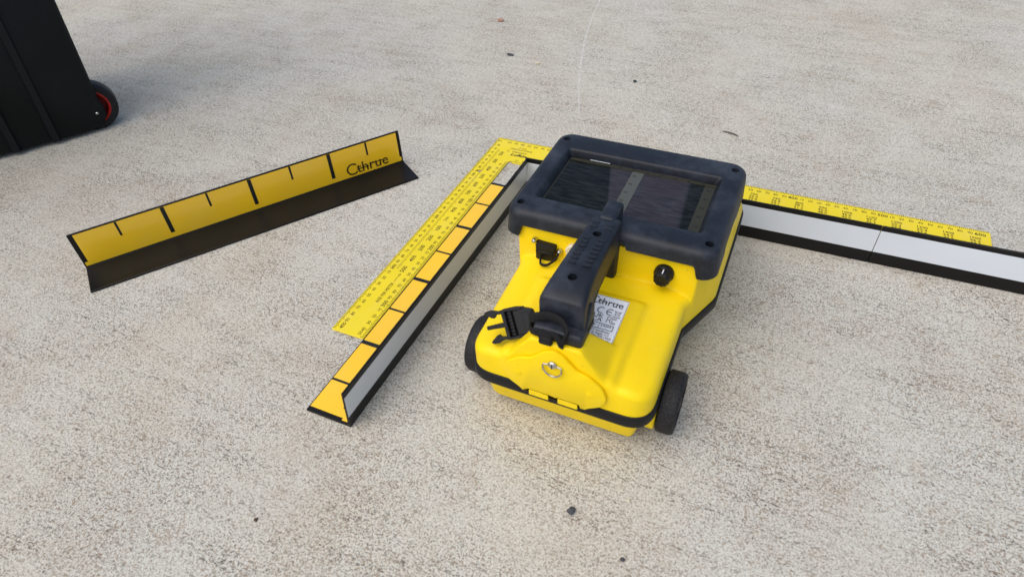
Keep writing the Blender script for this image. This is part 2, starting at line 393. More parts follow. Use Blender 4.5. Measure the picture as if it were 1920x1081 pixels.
for i in range(2, 41):
    h = i % 10 == 0
    P.text(str(i * 10) if h else str((i % 10) * 10), 0.0082, -i * 0.01 + (0.0018 if i == 40 else 0), 0.0058 if h else 0.0052, A90, 0.006 if h else 0)
for i in range(1, 36):
    h = i % 10 == 0
    P.text(str(i * 10) if h else str((i % 10) * 10), 0.0312, -0.055 - i * 0.01 + (0.0045 if i == 35 else 0), 0.0068 if h else 0.0052, A90, 0.006 if h else 0)
for i in range(1, 4): P.text(str(i * 10), 0.0385 + i * 0.01, -0.0487, 0.005)
for k, t in enumerate(('250', '300', '400', '500', '600', '700', '800', '900', '1m', '100', '200', '300', '400', '500')):
    P.text(t, 0.0212, -0.040 - 0.02 * k + 0.0003, 0.0072, A90, 0.004)
P.text('RISE PER METER', 0.022, -0.340, 0.0056, A90, sx=0.83)
P.line(0.022, -0.3215, 0.022, -0.311, 0.0004)
P.line(0.0207, -0.3105, 0.022, -0.3075, 0.0004); P.line(0.0233, -0.3105, 0.022, -0.3075, 0.0004); P.line(0.0207, -0.3105, 0.0233, -0.3105, 0.0004)
for k, col in enumerate((('700', '35.0', '55.0', '38.6'), ('750', '36.9', '53.1', '37.9'), ('800', '38.7', '51.3', '37.2'), ('900', '42.0', '48.0', '36.7'),
                         ('1000', '45.0', '45.0', '35.3'), ('1100', '47.7', '42.3', '33.8'), ('1200', '50.2', '39.8', '32.6'), ('1300', '52.4', '37.6', '31.4'),
                         ('1400', '54.5', '35.5', '30.3'), ('1500', '56.3', '33.7', '29.2'))):
    for r, t in enumerate(col): P.text(t, 0.3555 + k * 0.02655, -0.0166 - r * 0.0050, 0.0052, 0, 0.008, sx=1.18)
P.text('2 mm', 0.0445, -0.0172, 0.0045, sx=1.1); P.text('GRADUATIONS', 0.0440, -0.0222, 0.0046, sx=1.0)
P.arc(0.0275, -0.0292, 0.0019, 20, 340, 0.0005); P.text('CRESCENT', 0.0440, -0.0292, 0.0042, 0, 0.01, sx=1.05)
P.text('Lufkin', 0.0455, -0.0358, 0.0085, 0, 0.025, 0.22, sx=1.12)
for a in (8, 14): P.line(0.070, -0.0385, 0.094, -0.0385 + 0.024 * math.tan(math.radians(a)), 0.0004)
P.build('numerals', 'ink', sq)

# ------------------------------------------------------------------ angle rulers (L profile, 400 mm)
def angle_ruler(label, loc, rz, lean=0.0, face='wall', back=True, D=0.0505, Lg=0.4, group='black angle rulers', logo=True):
    """local frame: X along the 400 mm length, wall stands at Y=0 (front side -Y), foot reaches to -Y (face='wall') or the sheet lies on the foot"""
    r = empty('angle_ruler', loc, rz); tag(r, label, 'angle ruler', group)
    t = 0.0025; H = 0.0485
    sh = math.tan(lean)
    prof = [(0, 0), (-D, 0), (-D, t), (-t - 0.0008 + sh * t, t), (-t + sh * (t + 0.001), t + 0.001), (-t + sh * H, H), (sh * H, H)]
    from_bm('profile', prism_bm(prof, 0, Lg, 'x', 0.0004, 1), 'gloss', r)
    e = 0.0003
    if face == 'wall':                                # orange on the standing wall
        fo, fu, fv, W = Vector((0, -t, 0)), Vector((1, 0, 0)), Vector((0, sh, 1)), H
        nrm = Vector((0, -1, 0)); base = 0.0045
    else:                                             # orange on the foot; the sheet's own bottom is next to the wall
        fo, fu, fv, W = Vector((0, -t, t)), Vector((1, 0, 0)), Vector((0, -1, 0)), D - t
        nrm = Vector((0, 0, 1)); base = 0.002
    top = W - 0.0014
    def at(a, q, off): return fo + fu * a + fv * q + nrm * off
    notch = [(0.0055 if face == 'wall' else 0.0050, top), (Lg - 0.0045, top), (Lg - 0.0045, base + 0.006), (Lg - 0.0022, base + 0.006), (Lg - 0.0022, base), (0.0018, base), (0.0018, base + 0.005), (0.0055 if face == 'wall' else 0.0050, base + 0.005)]
    n = len(notch); V = [at(a, q, 0.0001) for a, q in notch] + [at(a, q, e) for a, q in notch]
    F = [tuple(range(n, 2 * n)), tuple(range(n))] + [(i, (i + 1) % n, n + (i + 1) % n, n + i) for i in range(n)]
    from_py('scale_sheet', V, F, 'orange', r, smooth=False)
    for k in range(1, 8):
        big = k % 2 == 0; x = k * 0.0505 - 0.0012; hw = 0.0023 if big else 0.0012; ln = 0.036 if big else 0.0185
        c = [(x - hw, top), (x + hw, top), (x + hw, top - ln), (x - hw, top - ln)]
        V = [at(a, q, e + 0.0001) for a, q in c] + [at(a, q, e + 0.0002) for a, q in c]
        from_py('scale_mark', V, [(0, 1, 2, 3), (4, 5, 6, 7), (0, 1, 5, 4), (1, 2, 6, 5), (2, 3, 7, 6), (3, 0, 4, 7)], 'ink', r, smooth=False)
    if logo:
        p = Print(at(0, 0, e + 0.0003), fu, fv); p.logo(0.3215, base + 0.0035, 0.0205); p.build('logo', 'ink', r)
    if back:                                          # white reflective strip on the far side of the wall
        q0, q1 = 0.0155, H - 0.0055
        bo = Vector((0, 0, 0)); bv = Vector((0, sh, 1)); bn = Vector((0, 1, 0))
        c = [(0.0002, q0), (Lg - 0.0002, q0), (Lg - 0.0002, q1), (0.0002, q1)]
        V = [bo + fu * a + bv * q + bn * 0.0001 for a, q in c] + [bo + fu * a + bv * q + bn * e for a, q in c]
        from_py('white_strip', V, [(0, 1, 2, 3), (4, 5, 6, 7), (0, 1, 5, 4), (1, 2, 6, 5), (2, 3, 7, 6), (3, 0, 4, 7)], 'white', r, smooth=False)
    return r
# alone on the left, orange wall towards the viewer
a0 = Vector((-0.3257, -0.4325)); a1 = Vector((-0.0979, -0.1024)); d = a1 - a0
angle_ruler('angle ruler lying apart at left, standing orange face with black ticks and printed word', (a0.x, a0.y, 0.0002), math.atan2(d.y, d.x), face='wall', back=True)
# along the square's tongue: wall towards the scanner, orange foot
angle_ruler("angle ruler beside the square's short leg, orange foot flat on concrete, pale wall facing scanner", (0.0872, -0.1086, 0.0002), -math.pi / 2, lean=math.atan2(0.0045, 0.0485), face='foot', D=0.0478, Lg=0.391)
# two end to end along the long arm, white strips towards the viewer
TL = 0.0174
def on_line(x): return -0.1036 + (x - 0.3536) * TL
angle_ruler("angle ruler behind the scanner along the square's long leg, ends at the white strip's seam", (0.4880, on_line(0.4880), 0.0002), math.pi + TL, face='foot', D=0.0430)
angle_ruler('angle ruler at far right running out of the picture, white strip facing viewer', (0.8883, on_line(0.8883), 0.0002), math.pi + TL, face='foot', D=0.0430)

# ------------------------------------------------------------------ the scanner
YC = -0.28
dev = empty('concrete_scanner', (0.2545, YC, 0)); tag(dev, 'yellow handheld concrete scanner with dark screen bezel, carry handle and small wheels', 'scanner')
def Y(y): return y - YC
def smooth(a, b, x):
    t = max(0.0, min(1.0, (x - a) / (b - a))); return t * t * (3 - 2 * t)
def smin(a, b, k):
    h = max(k - abs(a - b), 0) / k; return min(a, b) - h * h * k * 0.25
def smax(a, b, k): return -smin(-a, -b, k)
half = fillet([(0.0, -0.118), (0.0965, -0.118), (0.0965, -0.2775), (0.0772, -0.3275), (0.0775, -0.4355), (0.0, -0.4355)],
              [0, 0.022, 0.018, 0.012, 0.021, 0], 8, closed=False)
def outline(off=0.0, hw=None):
    """closed outline (X, y) offset outwards by off"""
    pts = half + [(-x, y) for x, y in reversed(half) if x > 1e-6]
    n = len(pts); out = []
    for i in range(n):
        a, p, b = Vector(pts[i - 1]), Vector(pts[i]), Vector(pts[(i + 1) % n])
        t = ((p - a).normalized() + (b - p).normalized()).normalized(); nn = Vector((-t.y, t.x))
        out.append(p + nn * off)
    return out
_tst = outline(0.01)
OS = 1.0 if abs(_tst[len(half) // 3].x) > abs(half[len(half) // 3][0]) else -1.0
def off_outline(o): return outline(o * OS)
def dist_in(x, y):
    x = abs(x); q = Vector((x, y)); best = 9
    for i in range(len(half) - 1):
        a, b = Vector(half[i]), Vector(half[i + 1]); ab = b - a
        if ab.length < 1e-9: continue
        t = max(0, min(1, (q - a).dot(ab) / ab.dot(ab))); best = min(best, (q - (a + ab * t)).length)
    return best
def width(y):
    xs = []
    for i in range(1, len(half) - 2):
        (x0, y0), (x1, y1) = half[i], half[i + 1]
        if (y0 - y) * (y1 - y) <= 0 and abs(y0 - y1) > 1e-9: xs.append(x0 + (x1 - x0) * (y0 - y) / (y0 - y1))
    return max(xs) if xs else max(half[1][0], 0)
def top_z(x, y):
    ax = abs(x)
    D = 0.0905 - 0.0105 * max(0, min(1, (-0.319 - y) / 0.116)) - 0.009 * smooth(0.055, 0.092, ax)
    # raised middle panel (carries the label)
    pan = 0.0048 * (1 - max(0, min(1, (ax - 0.0440) / 0.0052))) * (1 - max(0, min(1, (y + 0.3480) / 0.0045)))
    D += pan
    # hill that carries the handle foot
    A = 0.112 - max(0.0, ax - 0.0195) * 1.28
    B = 0.112 - max(0.0, y + 0.4140) * 1.45
    D = smax(D, smin(A, B, 0.003), 0.0025)
    # tower under the screen
    tw = 0.1195 - max(0.0, (-0.3155 - y)) * 9.0
    tw = smin(tw, 0.1150 - (y + 0.186) * 0.78, 0.006)
    if y > -0.25: return tw - 0.009 * smooth(0.08, 0.0965, ax) * smooth(-0.25, -0.2, y)
    return smax(D, tw, 0.006)
def fil_r(x, y):
    r = 0.0062
    r = r + (0.0026 - r) * smooth(0.085, 0.105, top_z(x, y)) if y < -0.36 else r
    if y > -0.30: r = 0.010
    return r
ys = set()
y = -0.4355
for d_ in (0, .0003, .0008, .0015, .0025, .004, .0055, .0075, .0095, .012): ys.add(round(-0.4355 + d_, 5)); ys.add(round(-0.118 - d_, 5))
v = -0.4220
while v < -0.131: ys.add(round(v, 5)); v += 0.0022 if v < -0.30 else 0.006
v = -0.328
while v < -0.312: ys.add(round(v, 5)); v += 0.0006
ys = sorted(ys)
us = [0, .0003, .0008, .0015, .0025, .004, .0055, .0075, .0095, .012]
NX = 56
V = []; F = []
for yy in ys:
    wv = max(width(yy), 0.02) if -0.4354 < yy < -0.1181 else (0.0565 if yy < -0.3 else 0.0745)
    row = [-(wv - d_) for d_ in us] + [-(wv - 0.012) + 2 * (wv - 0.012) * i / NX for i in range(1, NX)] + [(wv - d_) for d_ in reversed(us)]
    for x in row:
        t = top_z(x, yy); r = fil_r(x, yy); dd = dist_in(x, yy)
        if yy in (ys[0], ys[-1]) : dd = 0.0
        if dd < r: t = t - r + math.sqrt(max(0, r * r - (r - dd) ** 2))
        V.append((x, Y(yy), max(t, 0.056)))
nr = len(us) * 2 + NX - 1
for i in range(len(ys) - 1):
    for j in range(nr - 1): F.append((i * nr + j, i * nr + j + 1, (i + 1) * nr + j + 1, (i + 1) * nr + j))
# wall down to the rubber strip
bnd = [j for j in range(nr)] + [i * nr + nr - 1 for i in range(1, len(ys))] + [(len(ys) - 1) * nr + j for j in range(nr - 2, -1, -1)] + [i * nr for i in range(len(ys) - 2, 0, -1)]
b0 = len(V)
for k in bnd: V.append((V[k][0], V[k][1], 0.052))
n = len(bnd)
for i in range(n): F.append((bnd[i], bnd[(i + 1) % n], b0 + (i + 1) % n, b0 + i))
shell = from_py('upper_shell', V, F, 'yellow', dev)
shell.data.set_sharp_from_angle(angle=math.radians(60))
# rubber strip round the parting line
def band(name, o0, o1, z0, z1, m, bev=0.0015):
    pts = [(p.x, Y(p.y)) for p in off_outline(o1)]
    bm = prism_bm(pts, z0, z1, 'z')
    if bev:
        e = [e for e in bm.edges if len(e.link_faces) == 2 and e.calc_face_angle(0) > 1.2]
        bmesh.ops.bevel(bm, geom=e, offset=bev, segments=2, affect='EDGES', profile=0.5)
    return from_bm(name, bm, m, dev)
band('rubber_strip', 0, 0.0019, 0.0415, 0.0545, 'strip', 0.0022)
# lower tub: three offset outlines lofted
V = []; F = []
ring = []
for off, z in ((-0.0040, 0.0420), (-0.0085, 0.0300), (-0.0120, 0.0130), (-0.0150, 0.0070)):
    o = off_outline(off); ring.append(len(o))
    for p in o: V.append((p.x, Y(p.y), z))
n = ring[0]
for k in range(3):
    for i in range(n): F.append((k * n + i, k * n + (i + 1) % n, (k + 1) * n + (i + 1) % n, (k + 1) * n + i))
F.append(tuple(range(3 * n, 4 * n)))
from_py('lower_tub', V, F, 'yellow', dev)
# wheels
def wheel(x0, x1, y, r, name='wheel'):
    s = 1 if x1 > x0 else -1; wd = abs(x1 - x0)
    tv, tf = lathe([(r * 0.72, 0.0), (r * 0.93, 0.0), (r * 0.985, wd * 0.06), (r, wd * 0.16), (r, wd * 0.78), (r * 0.975, wd * 0.9), (r * 0.93, wd), (r * 0.72, wd), (r * 0.70, wd * 0.86), (r * 0.70, 0.0)], 48, 'x', False)
    t = from_py(name, [(x0 + s * a, Y(y) + b, r + c) for a, b, c in tv], tf, 'tyre', dev)
    hv, hf = lathe([(r * 0.70, wd * 0.3), (r * 0.71, wd * 0.88), (r * 0.60, wd * 0.90), (r * 0.56, wd * 0.72), (r * 0.26, wd * 0.72), (r * 0.22, wd * 0.98), (0.0005, wd * 1.0)], 32, 'x')
    from_py('hub', [(x0 + s * a, Y(y) + b, r + c) for a, b, c in hv], hf, 'black', t)
    return t
wheel(0.0795, 0.0945, -0.3870, 0.0272); wheel(-0.0815, -0.0965, -0.3870, 0.0272)
wheel(0.066, 0.078, -0.150, 0.020); wheel(-0.066, -0.078, -0.150, 0.020)
for s in (-1, 1):
    bm = prism_bm([(Y(-0.412), 0.016), (Y(-0.372), 0.016), (Y(-0.366), 0.043), (Y(-0.418), 0.043)], s * 0.060, s * 0.0788, 'x', 0.001, 1)
    from_bm('wheel_bracket', bm, 'yellow', dev)

# ---- screen bezel
def rrect(hx, y0, y1, r, nc=7, ns=110):
    """rounded rectangle, fixed count of points, X in +-hx, y from y0 (near) to y1 (far)"""
    out = []
    cs = [(hx - r, y0 + r, -90), (hx - r, y1 - r, 0), (-hx + r, y1 - r, 90), (-hx + r, y0 + r, 180)]
    for k in range(4):
        cx, cy, a0 = cs[k]; arc = [(cx + r * math.cos(math.radians(a0 + 90 * i / nc)), cy + r * math.sin(math.radians(a0 + 90 * i / nc))) for i in range(nc + 1)]
        nx = cs[(k + 1) % 4]; st = (nx[0] + r * math.cos(math.radians(nx[2])), nx[1] + r * math.sin(math.radians(nx[2])))
        out += arc; e = arc[-1]
        out += [(e[0] + (st[0] - e[0]) * i / ns, e[1] + (st[1] - e[1]) * i / ns) for i in range(1, ns)]
    return out
ZT = 0.1345
OX, O0, O1 = 0.0958, -0.3203, -0.1695                  # outer size at the skirt
IX, I0, I1 = 0.0752, -0.2918, -0.2040                  # opening lip
def skirt(x, y):
    ax = abs(x)
    if y < -0.300:
        z = 0.1200 - 0.0125 * smooth(0.0765, 0.0805, ax)
        return 0.1275 if ax < 0.0165 else z + (0.1275 - z) * (1 - smooth(0.0165, 0.0195, ax))
    if y > -0.186: return 0.104
    return 0.1070
rings = []
def ring_(inset, z, r, ins_y=None): rings.append([(x, Y(yy), z) for x, yy in rrect(OX - inset, O0 + (ins_y if ins_y is not None else inset), O1 - inset, max(r, 0.001))])
base = rrect(OX - 0.0040, O0 + 0.004, O1 - 0.004, 0.010); rings.append([(x, Y(yy), skirt(x, yy) + 0.0004) for x, yy in base])
base = rrect(OX - 0.0008, O0 + 0.0006, O1 - 0.0006, 0.013); rings.append([(x, Y(yy), skirt(x, yy)) for x, yy in base])
base = rrect(OX, O0, O1, 0.0135); rings.append([(x, Y(yy), skirt(x, yy) + 0.0009) for x, yy in base])
for ins, z in ((0.0010, 0.1245), (0.0015, 0.1282), (0.0024, 0.1308), (0.0040, 0.1328), (0.0062, 0.1340), (0.0090, 0.13455)): ring_(ins, z, 0.0150 - ins * 0.4)
for k, z in ((0.0022, 0.1347), (0.0010, 0.1344), (0.0003, 0.1338), (-0.0006, 0.1325), (-0.0030, 0.1284), (-0.0036, 0.1262)):
    rings.append([(x, Y(yy), z) for x, yy in rrect(IX + k, I0 - k * (1.0 if k > 0 else 0.7), I1 + k * (1.0 if k > 0 else 0.35), 0.0035)])
V = [p for r in rings for p in r]; n = len(rings[0]); F = []
for k in range(len(rings) - 1):
    for i in range(n): F.append((k * n + i, k * n + (i + 1) % n, (k + 1) * n + (i + 1) % n, (k + 1) * n + i))
# a gentle unevenness of moulded rubber, and a closed inside so that holes can be cut
for i in range(n): F.append((i, (i + 1) % n, (len(rings) - 1) * n + (i + 1) % n, (len(rings) - 1) * n + i))
bez = from_py('screen_bezel', V, F, 'rubber', dev)
holes = [(-0.0838, -0.1872), (0.0838, -0.1872), (0.0838, -0.3045), (-0.0838, -0.3045)]
cut = []
for hx, hy in holes:
    cv, cf = lathe([(0.0036, 0.1285), (0.0036, 0.150)], 24, 'z')
    cut.append(from_py('cut', [(a + hx + dev.location.x, b + hy, c) for a, b, c in cv], cf, None))
boolean(bez, cut)
for hx, hy in holes:
    sv, sf = lathe([(0.0030, 0.1284), (0.0030, 0.1298), (0.0024, 0.1302), (0.0004, 0.1302)], 20, 'z')
    from_py('bezel_screw', [(a + hx, b + Y(hy), c) for a, b, c in sv], sf, 'dark', bez)
# display
ZS = 0.1268
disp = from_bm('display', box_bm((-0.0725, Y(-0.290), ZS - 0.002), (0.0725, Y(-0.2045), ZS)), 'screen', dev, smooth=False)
P = Print((0, 0, ZS + 0.00015))
P.rect(-0.0718, Y(-0.2112), 0.0718, Y(-0.2070)); P.rect(0.0618, Y(-0.290), 0.0712, Y(-0.2116)); P.rect(-0.0716, Y(-0.290), -0.0705, Y(-0.2116))
P.build('scale_bar', 'olive', disp)
P = Print((0, 0, ZS + 0.00018)); P.rect(-0.0072, Y(-0.290), 0.0040, Y(-0.2113)); P.build('cursor_band', 'stripgrey', disp)
P = Print((0, 0, ZS + 0.0003))
for k in range(5): P.text(str(20 + k * 20), 0.0665, Y(-0.2185 - 0.0142 * k), 0.0042); P.text(str(20 + k * 20), -0.0035, Y(-0.2185 - 0.0142 * k), 0.0034)
for k in range(10): P.text(str(k * 10), -0.060 + k * 0.0133, Y(-0.2091), 0.0030)
P.build('scale_numerals', 'ink', disp)
from_bm('painted_rim_glint', box_bm((-0.0520, Y(-0.2059), ZS + 0.0001), (-0.0318, Y(-0.2054), ZS + 0.0005)), 'white', disp, smooth=False)  # thin white sliver added in place of a bright glint along the rim

# ---- handle
def loft(name, secs, m, parent, n=28, p=3.4):
    """superellipse sections (cx, y, cz, hx, hz, tilt) joined; section plane spanned by X and a tilted vertical"""
    V = []; F = []
    for cx, y, cz, hx, hz, tl in secs:
        for j in range(n):
            a = 2 * math.pi * j / n; c, s = math.cos(a), math.sin(a)
            ex = math.copysign(abs(c) ** (2 / p), c) * hx; ez = math.copysign(abs(s) ** (2 / p), s) * hz
            V.append((cx + ex, Y(y) - ez * math.sin(tl), cz + ez * math.cos(tl)))
    k = len(secs)
    for i in range(k - 1):
        for j in range(n): F.append((i * n + j, i * n + (j + 1) % n, (i + 1) * n + (j + 1) % n, (i + 1) * n + j))
    F.append(tuple(range(n))); F.append(tuple(range((k - 1) * n, k * n)))
    return from_py(name, V, F, m, parent)
secs = [(0, -0.3125, 0.1330, 0.0100, 0.0085, 0), (0, -0.3132, 0.1330, 0.0118, 0.0120, 0), (0, -0.3155, 0.1330, 0.0126, 0.0138, 0), (0, -0.325, 0.1335, 0.0130, 0.0140, 0),
        (0, -0.345, 0.1352, 0.0136, 0.0140, 0), (0, -0.370, 0.1362, 0.0145, 0.0143, 0), (0, -0.392, 0.1360, 0.0156, 0.0150, 0), (0, -0.405, 0.1345, 0.0167, 0.0155, 0),
        (0, -0.4135, 0.1325, 0.0176, 0.0160, 0), (0, -0.4204, 0.1304, 0.0182, 0.0160, 0), (0, -0.4220, 0.1298, 0.0179, 0.0154, 0), (0, -0.4226, 0.1294, 0.0171, 0.0145, 0)]
hd = loft('handle', secs, 'rubber', dev, 44, 7.0)
hh = [(0.0, -0.3425, 0.1488), (0.0, -0.4000, 0.1505)]
cut = []
for hx, hy, hz in hh:
    cv, cf = lathe([(0.0037, hz - 0.0065), (0.0037, 0.165)], 24, 'z')
    cut.append(from_py('cut', [(a + hx + dev.location.x, b + hy, c) for a, b, c in cv], cf, None))
boolean(hd, cut)
for hx, hy, hz in hh:
    sv, sf = lathe([(0.0031, hz - 0.0066), (0.0031, hz - 0.0048), (0.0022, hz - 0.0042), (0.0004, hz - 0.0042)], 20, 'z')
    from_py('handle_screw', [(a + hx, b + Y(hy), c) for a, b, c in sv], sf, 'dark', hd)
from_bm('thumb_nub', box_bm((-0.0076, Y(-0.3200), 0.1335), (0.0076, Y(-0.2905), 0.1484), 0.0038, 3), 'rubber', hd)
# parting seam, lower half of the grip and its two feet
secs = [(0, -0.3180, 0.1215, 0.0125, 0.0040, 0), (0, -0.345, 0.1220, 0.0135, 0.0042, 0), (0, -0.375, 0.1225, 0.0145, 0.0042, 0), (0, -0.400, 0.1205, 0.0168, 0.0045, 0), (0, -0.410, 0.118, 0.0172, 0.0050, 0)]
loft('grip_underside', secs, 'black', hd, 24, 3.0)
from_bm('front_post', box_bm((-0.0128, Y(-0.3260), 0.0890), (0.0128, Y(-0.3080), 0.1300), 0.003, 2), 'rubber', hd)
ft = from_bm('handle_foot', box_bm((-0.0196, Y(-0.4318), 0.1085), (0.0196, Y(-0.4010), 0.1215), 0.0026, 3), 'rubber', hd)
bm = prism_bm([(Y(-0.4215), 0.1150), (Y(-0.4030), 0.1150), (Y(-0.4030), 0.1320), (Y(-0.4065), 0.1360), (Y(-0.4120), 0.1335)], 0.0166, 0.0196, 'x', 0.0008, 2); from_bm('foot_cheek', bm, 'rubber', hd)
bm = prism_bm([(Y(-0.4215), 0.1150), (Y(-0.4030), 0.1150), (Y(-0.4030), 0.1320), (Y(-0.4065), 0.1360), (Y(-0.4120), 0.1335)], -0.0196, -0.0166, 'x', 0.0008, 2); from_bm('foot_cheek', bm, 'rubber', hd)
rid = None
for k in range(11):
    yy = -0.3265 - k * 0.0059
    for s in (-1, 1):
        if abs(yy + 0.3425) < 0.005: continue
        zt = 0.1473 + 0.0042 * max(0, min(1, (-0.325 - yy) / 0.06))
        if rid is None:
            rid = from_bm('grip_ridge', box_bm((-0.0032, -0.0011, -0.0006), (0.0032, 0.0011, 0.0006), 0.0005, 2), 'rubber', hd); o = rid
        else:
            o = rid.copy(); COL.objects.link(o)
        o.location = (s * 0.0062, Y(yy), zt + 0.0007)

# ---- rear flap
pts = [(-0.0445, 0.0690), (-0.0400, 0.0805), (-0.0290, 0.0890), (-0.0190, 0.0920), (-0.0085, 0.1035), (0.0, 0.1085), (0.0085, 0.1035), (0.0190, 0.0920), (0.0290, 0.0890), (0.0400, 0.0805), (0.0445, 0.0690),
       (0.0390, 0.0590), (0.0300, 0.0530), (0.0268, 0.0500), (0.0225, 0.0500), (0.0215, 0.0535), (0.0035, 0.0535), (0.0030, 0.0500), (-0.0030, 0.0500), (-0.0035, 0.0535), (-0.0215, 0.0535), (-0.0225, 0.0500), (-0.0268, 0.0500), (-0.0300, 0.0530), (-0.0390, 0.0590)]
rad = [0.012, 0.012, 0.02, 0.012, 0.014, 0.010, 0.014, 0.012, 0.02, 0.012, 0.012, 0.012, 0.006] + [0.0006] * 10 + [0.006, 0.012]
pts = fillet(pts, rad, 6)
flap = from_bm('access_flap', prism_bm(pts, Y(-0.4362), Y(-0.4392), 'y', 0.0008, 2), 'yellow', dev)
for s in (-1, 1):
    x0, x1 = (0.0040, 0.0210) if s > 0 else (-0.0210, -0.0040)
    from_bm('hinge_leaf', box_bm((x0, Y(-0.4395), 0.0474), (x1, Y(-0.4364), 0.0537), 0.0004, 1), 'yellow', flap)
sv, sf = lathe([(0.0036, 0.0), (0.0036, 0.0016), (0.0026, 0.0026), (0.0005, 0.0028)], 24, 'y')
scr = from_py('latch_screw', [(a, Y(-0.4392) - b, c + 0.0938) for a, b, c in sv], sf, 'steel', flap)
from_bm('screw_slot', box_bm((-0.0004, Y(-0.4422), 0.0910), (0.0004, Y(-0.4418), 0.0966)), 'dark', scr, smooth=False)
path = [(-0.0036, -0.4405, 0.0935), (-0.0072, -0.4408, 0.0930)]
for i in range(17):
    a = math.pi + math.pi * i / 16; path.append((0.0078 * math.cos(a), -0.4412, 0.0912 + 0.0095 * math.sin(a)))
path += [(0.0072, -0.4408, 0.0930), (0.0036, -0.4405, 0.0935)]
tv, tf = tube([(a, Y(b), c) for a, b, c in path], 0.00075, 8); from_py('pull_ring', tv, tf, 'steel', flap)
for s in (-1, 1):                                       # moulded screw dimples on the lobes
    sv, sf = lathe([(0.0034, 0), (0.0034, 0.0003), (0.0028, 0.0005), (0.0005, 0.0005)], 20, 'y')
    from_py('dimple', [(a + s * 0.0305, Y(-0.4391) - b, c + 0.0705) for a, b, c in sv], sf, 'yellow', flap)

# ---- front face fittings
FY = -0.3185
bm = prism_bm(fillet([(-0.0622, 0.0905), (-0.0585, 0.0885), (-0.0520, 0.0885), (-0.0440, 0.0925), (-0.0440, 0.1060), (-0.0622, 0.1068)], 0.0012, 3), Y(FY + 0.004), Y(FY - 0.0055), 'y', 0.0008, 2)
cap = from_bm('port_cap', bm, 'black', dev)
from_bm('cap_groove', box_bm((-0.0620, Y(FY - 0.0063), 0.0992), (-0.0442, Y(FY - 0.0052), 0.1002), 0.0003, 1), 'black', cap)
p = Print((0, Y(FY - 0.0057), 0), (1, 0, 0), (0, 0, 1)); p.text('PUSH', -0.0532, 0.0955, 0.0042); p.build('cap_lettering', 'strip', cap)
pth = []
for q in fillet([(-0.0565, FY - 0.0020, 0.0935), (-0.0565, -0.3260, 0.0925), (-0.0540, -0.3335, 0.0915), (-0.0480, -0.3335, 0.0915), (-0.0420, -0.3265, 0.0945), (-0.0405, FY - 0.002, 0.0990)], 0.008, 6, closed=False): pth.append((q[0], Y(q[1]), q[2] + 0.0012))
tv, tf = tube(pth, 0.0013, 8, flat=(0.0010, 0.0016)); from_py('cap_tether', tv, tf, 'strip', cap)
for sx, sz in ((-0.0648, 0.1068), (-0.0405, 0.1005)):
    sv, sf = lathe([(0.0027, 0.0), (0.0028, 0.0012), (0.0022, 0.0026), (0.0008, 0.0031), (0.0003, 0.0030)], 20, 'y')
    from_py('port_screw', [(a + sx, Y(FY + 0.0010) - b * 1.6, c + sz) for a, b, c in sv], sf, 'steel', dev)
sv, sf = lathe([(0.0075, -0.002), (0.0075, 0.0018), (0.0060, 0.0026), (0.0042, 0.0020), (0.0040, 0.0032), (0.0004, 0.0034)], 28, 'y')
from_py('power_button', [(a - 0.0275, Y(FY) - b, c + 0.1040) for a, b, c in sv], sf, 'clear', dev)
# knob with fluted skirt
nk = 40; V = []; F = []
prof = [(0.0084, -0.002), (0.0086, 0.0020), (0.0080, 0.0032), (0.0076, 0.0034), (0.0069, 0.0100), (0.0060, 0.0110), (0.0034, 0.0111), (0.0032, 0.0104), (0.0003, 0.0104)]
for i, (r, h) in enumerate(prof):
    for j in range(nk):
        a = 2 * math.pi * j / nk; rr_ = r * (1 - (0.07 if (j % 4 < 2 and 3 <= i <= 5) else 0)); V.append((0.0535 + rr_ * math.cos(a), Y(FY) - h, 0.1045 + rr_ * math.sin(a)))
for i in range(len(prof) - 1):
    for j in range(nk): F.append((i * nk + j, i * nk + (j + 1) % nk, (i + 1) * nk + (j + 1) % nk, (i + 1) * nk + j))
F.append(tuple(range((len(prof) - 1) * nk, len(prof) * nk)))
kn = from_py('control_knob', V, F, 'black', dev)
from_bm('pointer_line', box_bm((0.0531, Y(FY - 0.0095), 0.1115), (0.0539, Y(FY - 0.0045), 0.1121)), 'label', kn, smooth=False)

# ---- type label on the middle panel
lx0, lx1, ly0, ly1 = -0.0115, 0.0345, -0.4010, -0.3512
def pz_(y): return top_z(0.034, y) + 0.0004
z0, z1 = pz_(ly0 + 0.002), pz_(ly1)
up = Vector((0, ly1 - ly0, z1 - z0)); Ln = up.length; up.normalize()
Lo = Vector((lx0, Y(ly0), z0)); nr_ = Vector((1, 0, 0)).cross(up)
rr_ = fillet([(0, 0), (lx1 - lx0, 0), (lx1 - lx0, Ln), (0, Ln)], 0.0012, 4)
V = [Lo + Vector((1, 0, 0)) * a + up * b + nr_ * -0.0004 for a, b in rr_] + [Lo + Vector((1, 0, 0)) * a + up * b for a, b in rr_]; n = len(rr_)
lab = from_py('type_label', V, [tuple(range(n)), tuple(range(n, 2 * n))] + [(i, (i + 1) % n, n + (i + 1) % n, n + i) for i in range(n)], 'label', dev, smooth=False)
P = Print(Lo + nr_ * 0.0001, (1, 0, 0), up)
for q in ((0.0004, 0.0003, lx1 - lx0 - 0.0004, 0.0006), (0.0004, Ln - 0.0006, lx1 - lx0 - 0.0004, Ln - 0.0003), (lx1 - lx0 - 0.0006, 0.0004, lx1 - lx0 - 0.0003, Ln - 0.0004)): P.rect(*q)
P.logo(0.0143, Ln - 0.0100, 0.0102)
cx, cy = 0.0268, Ln - 0.0168
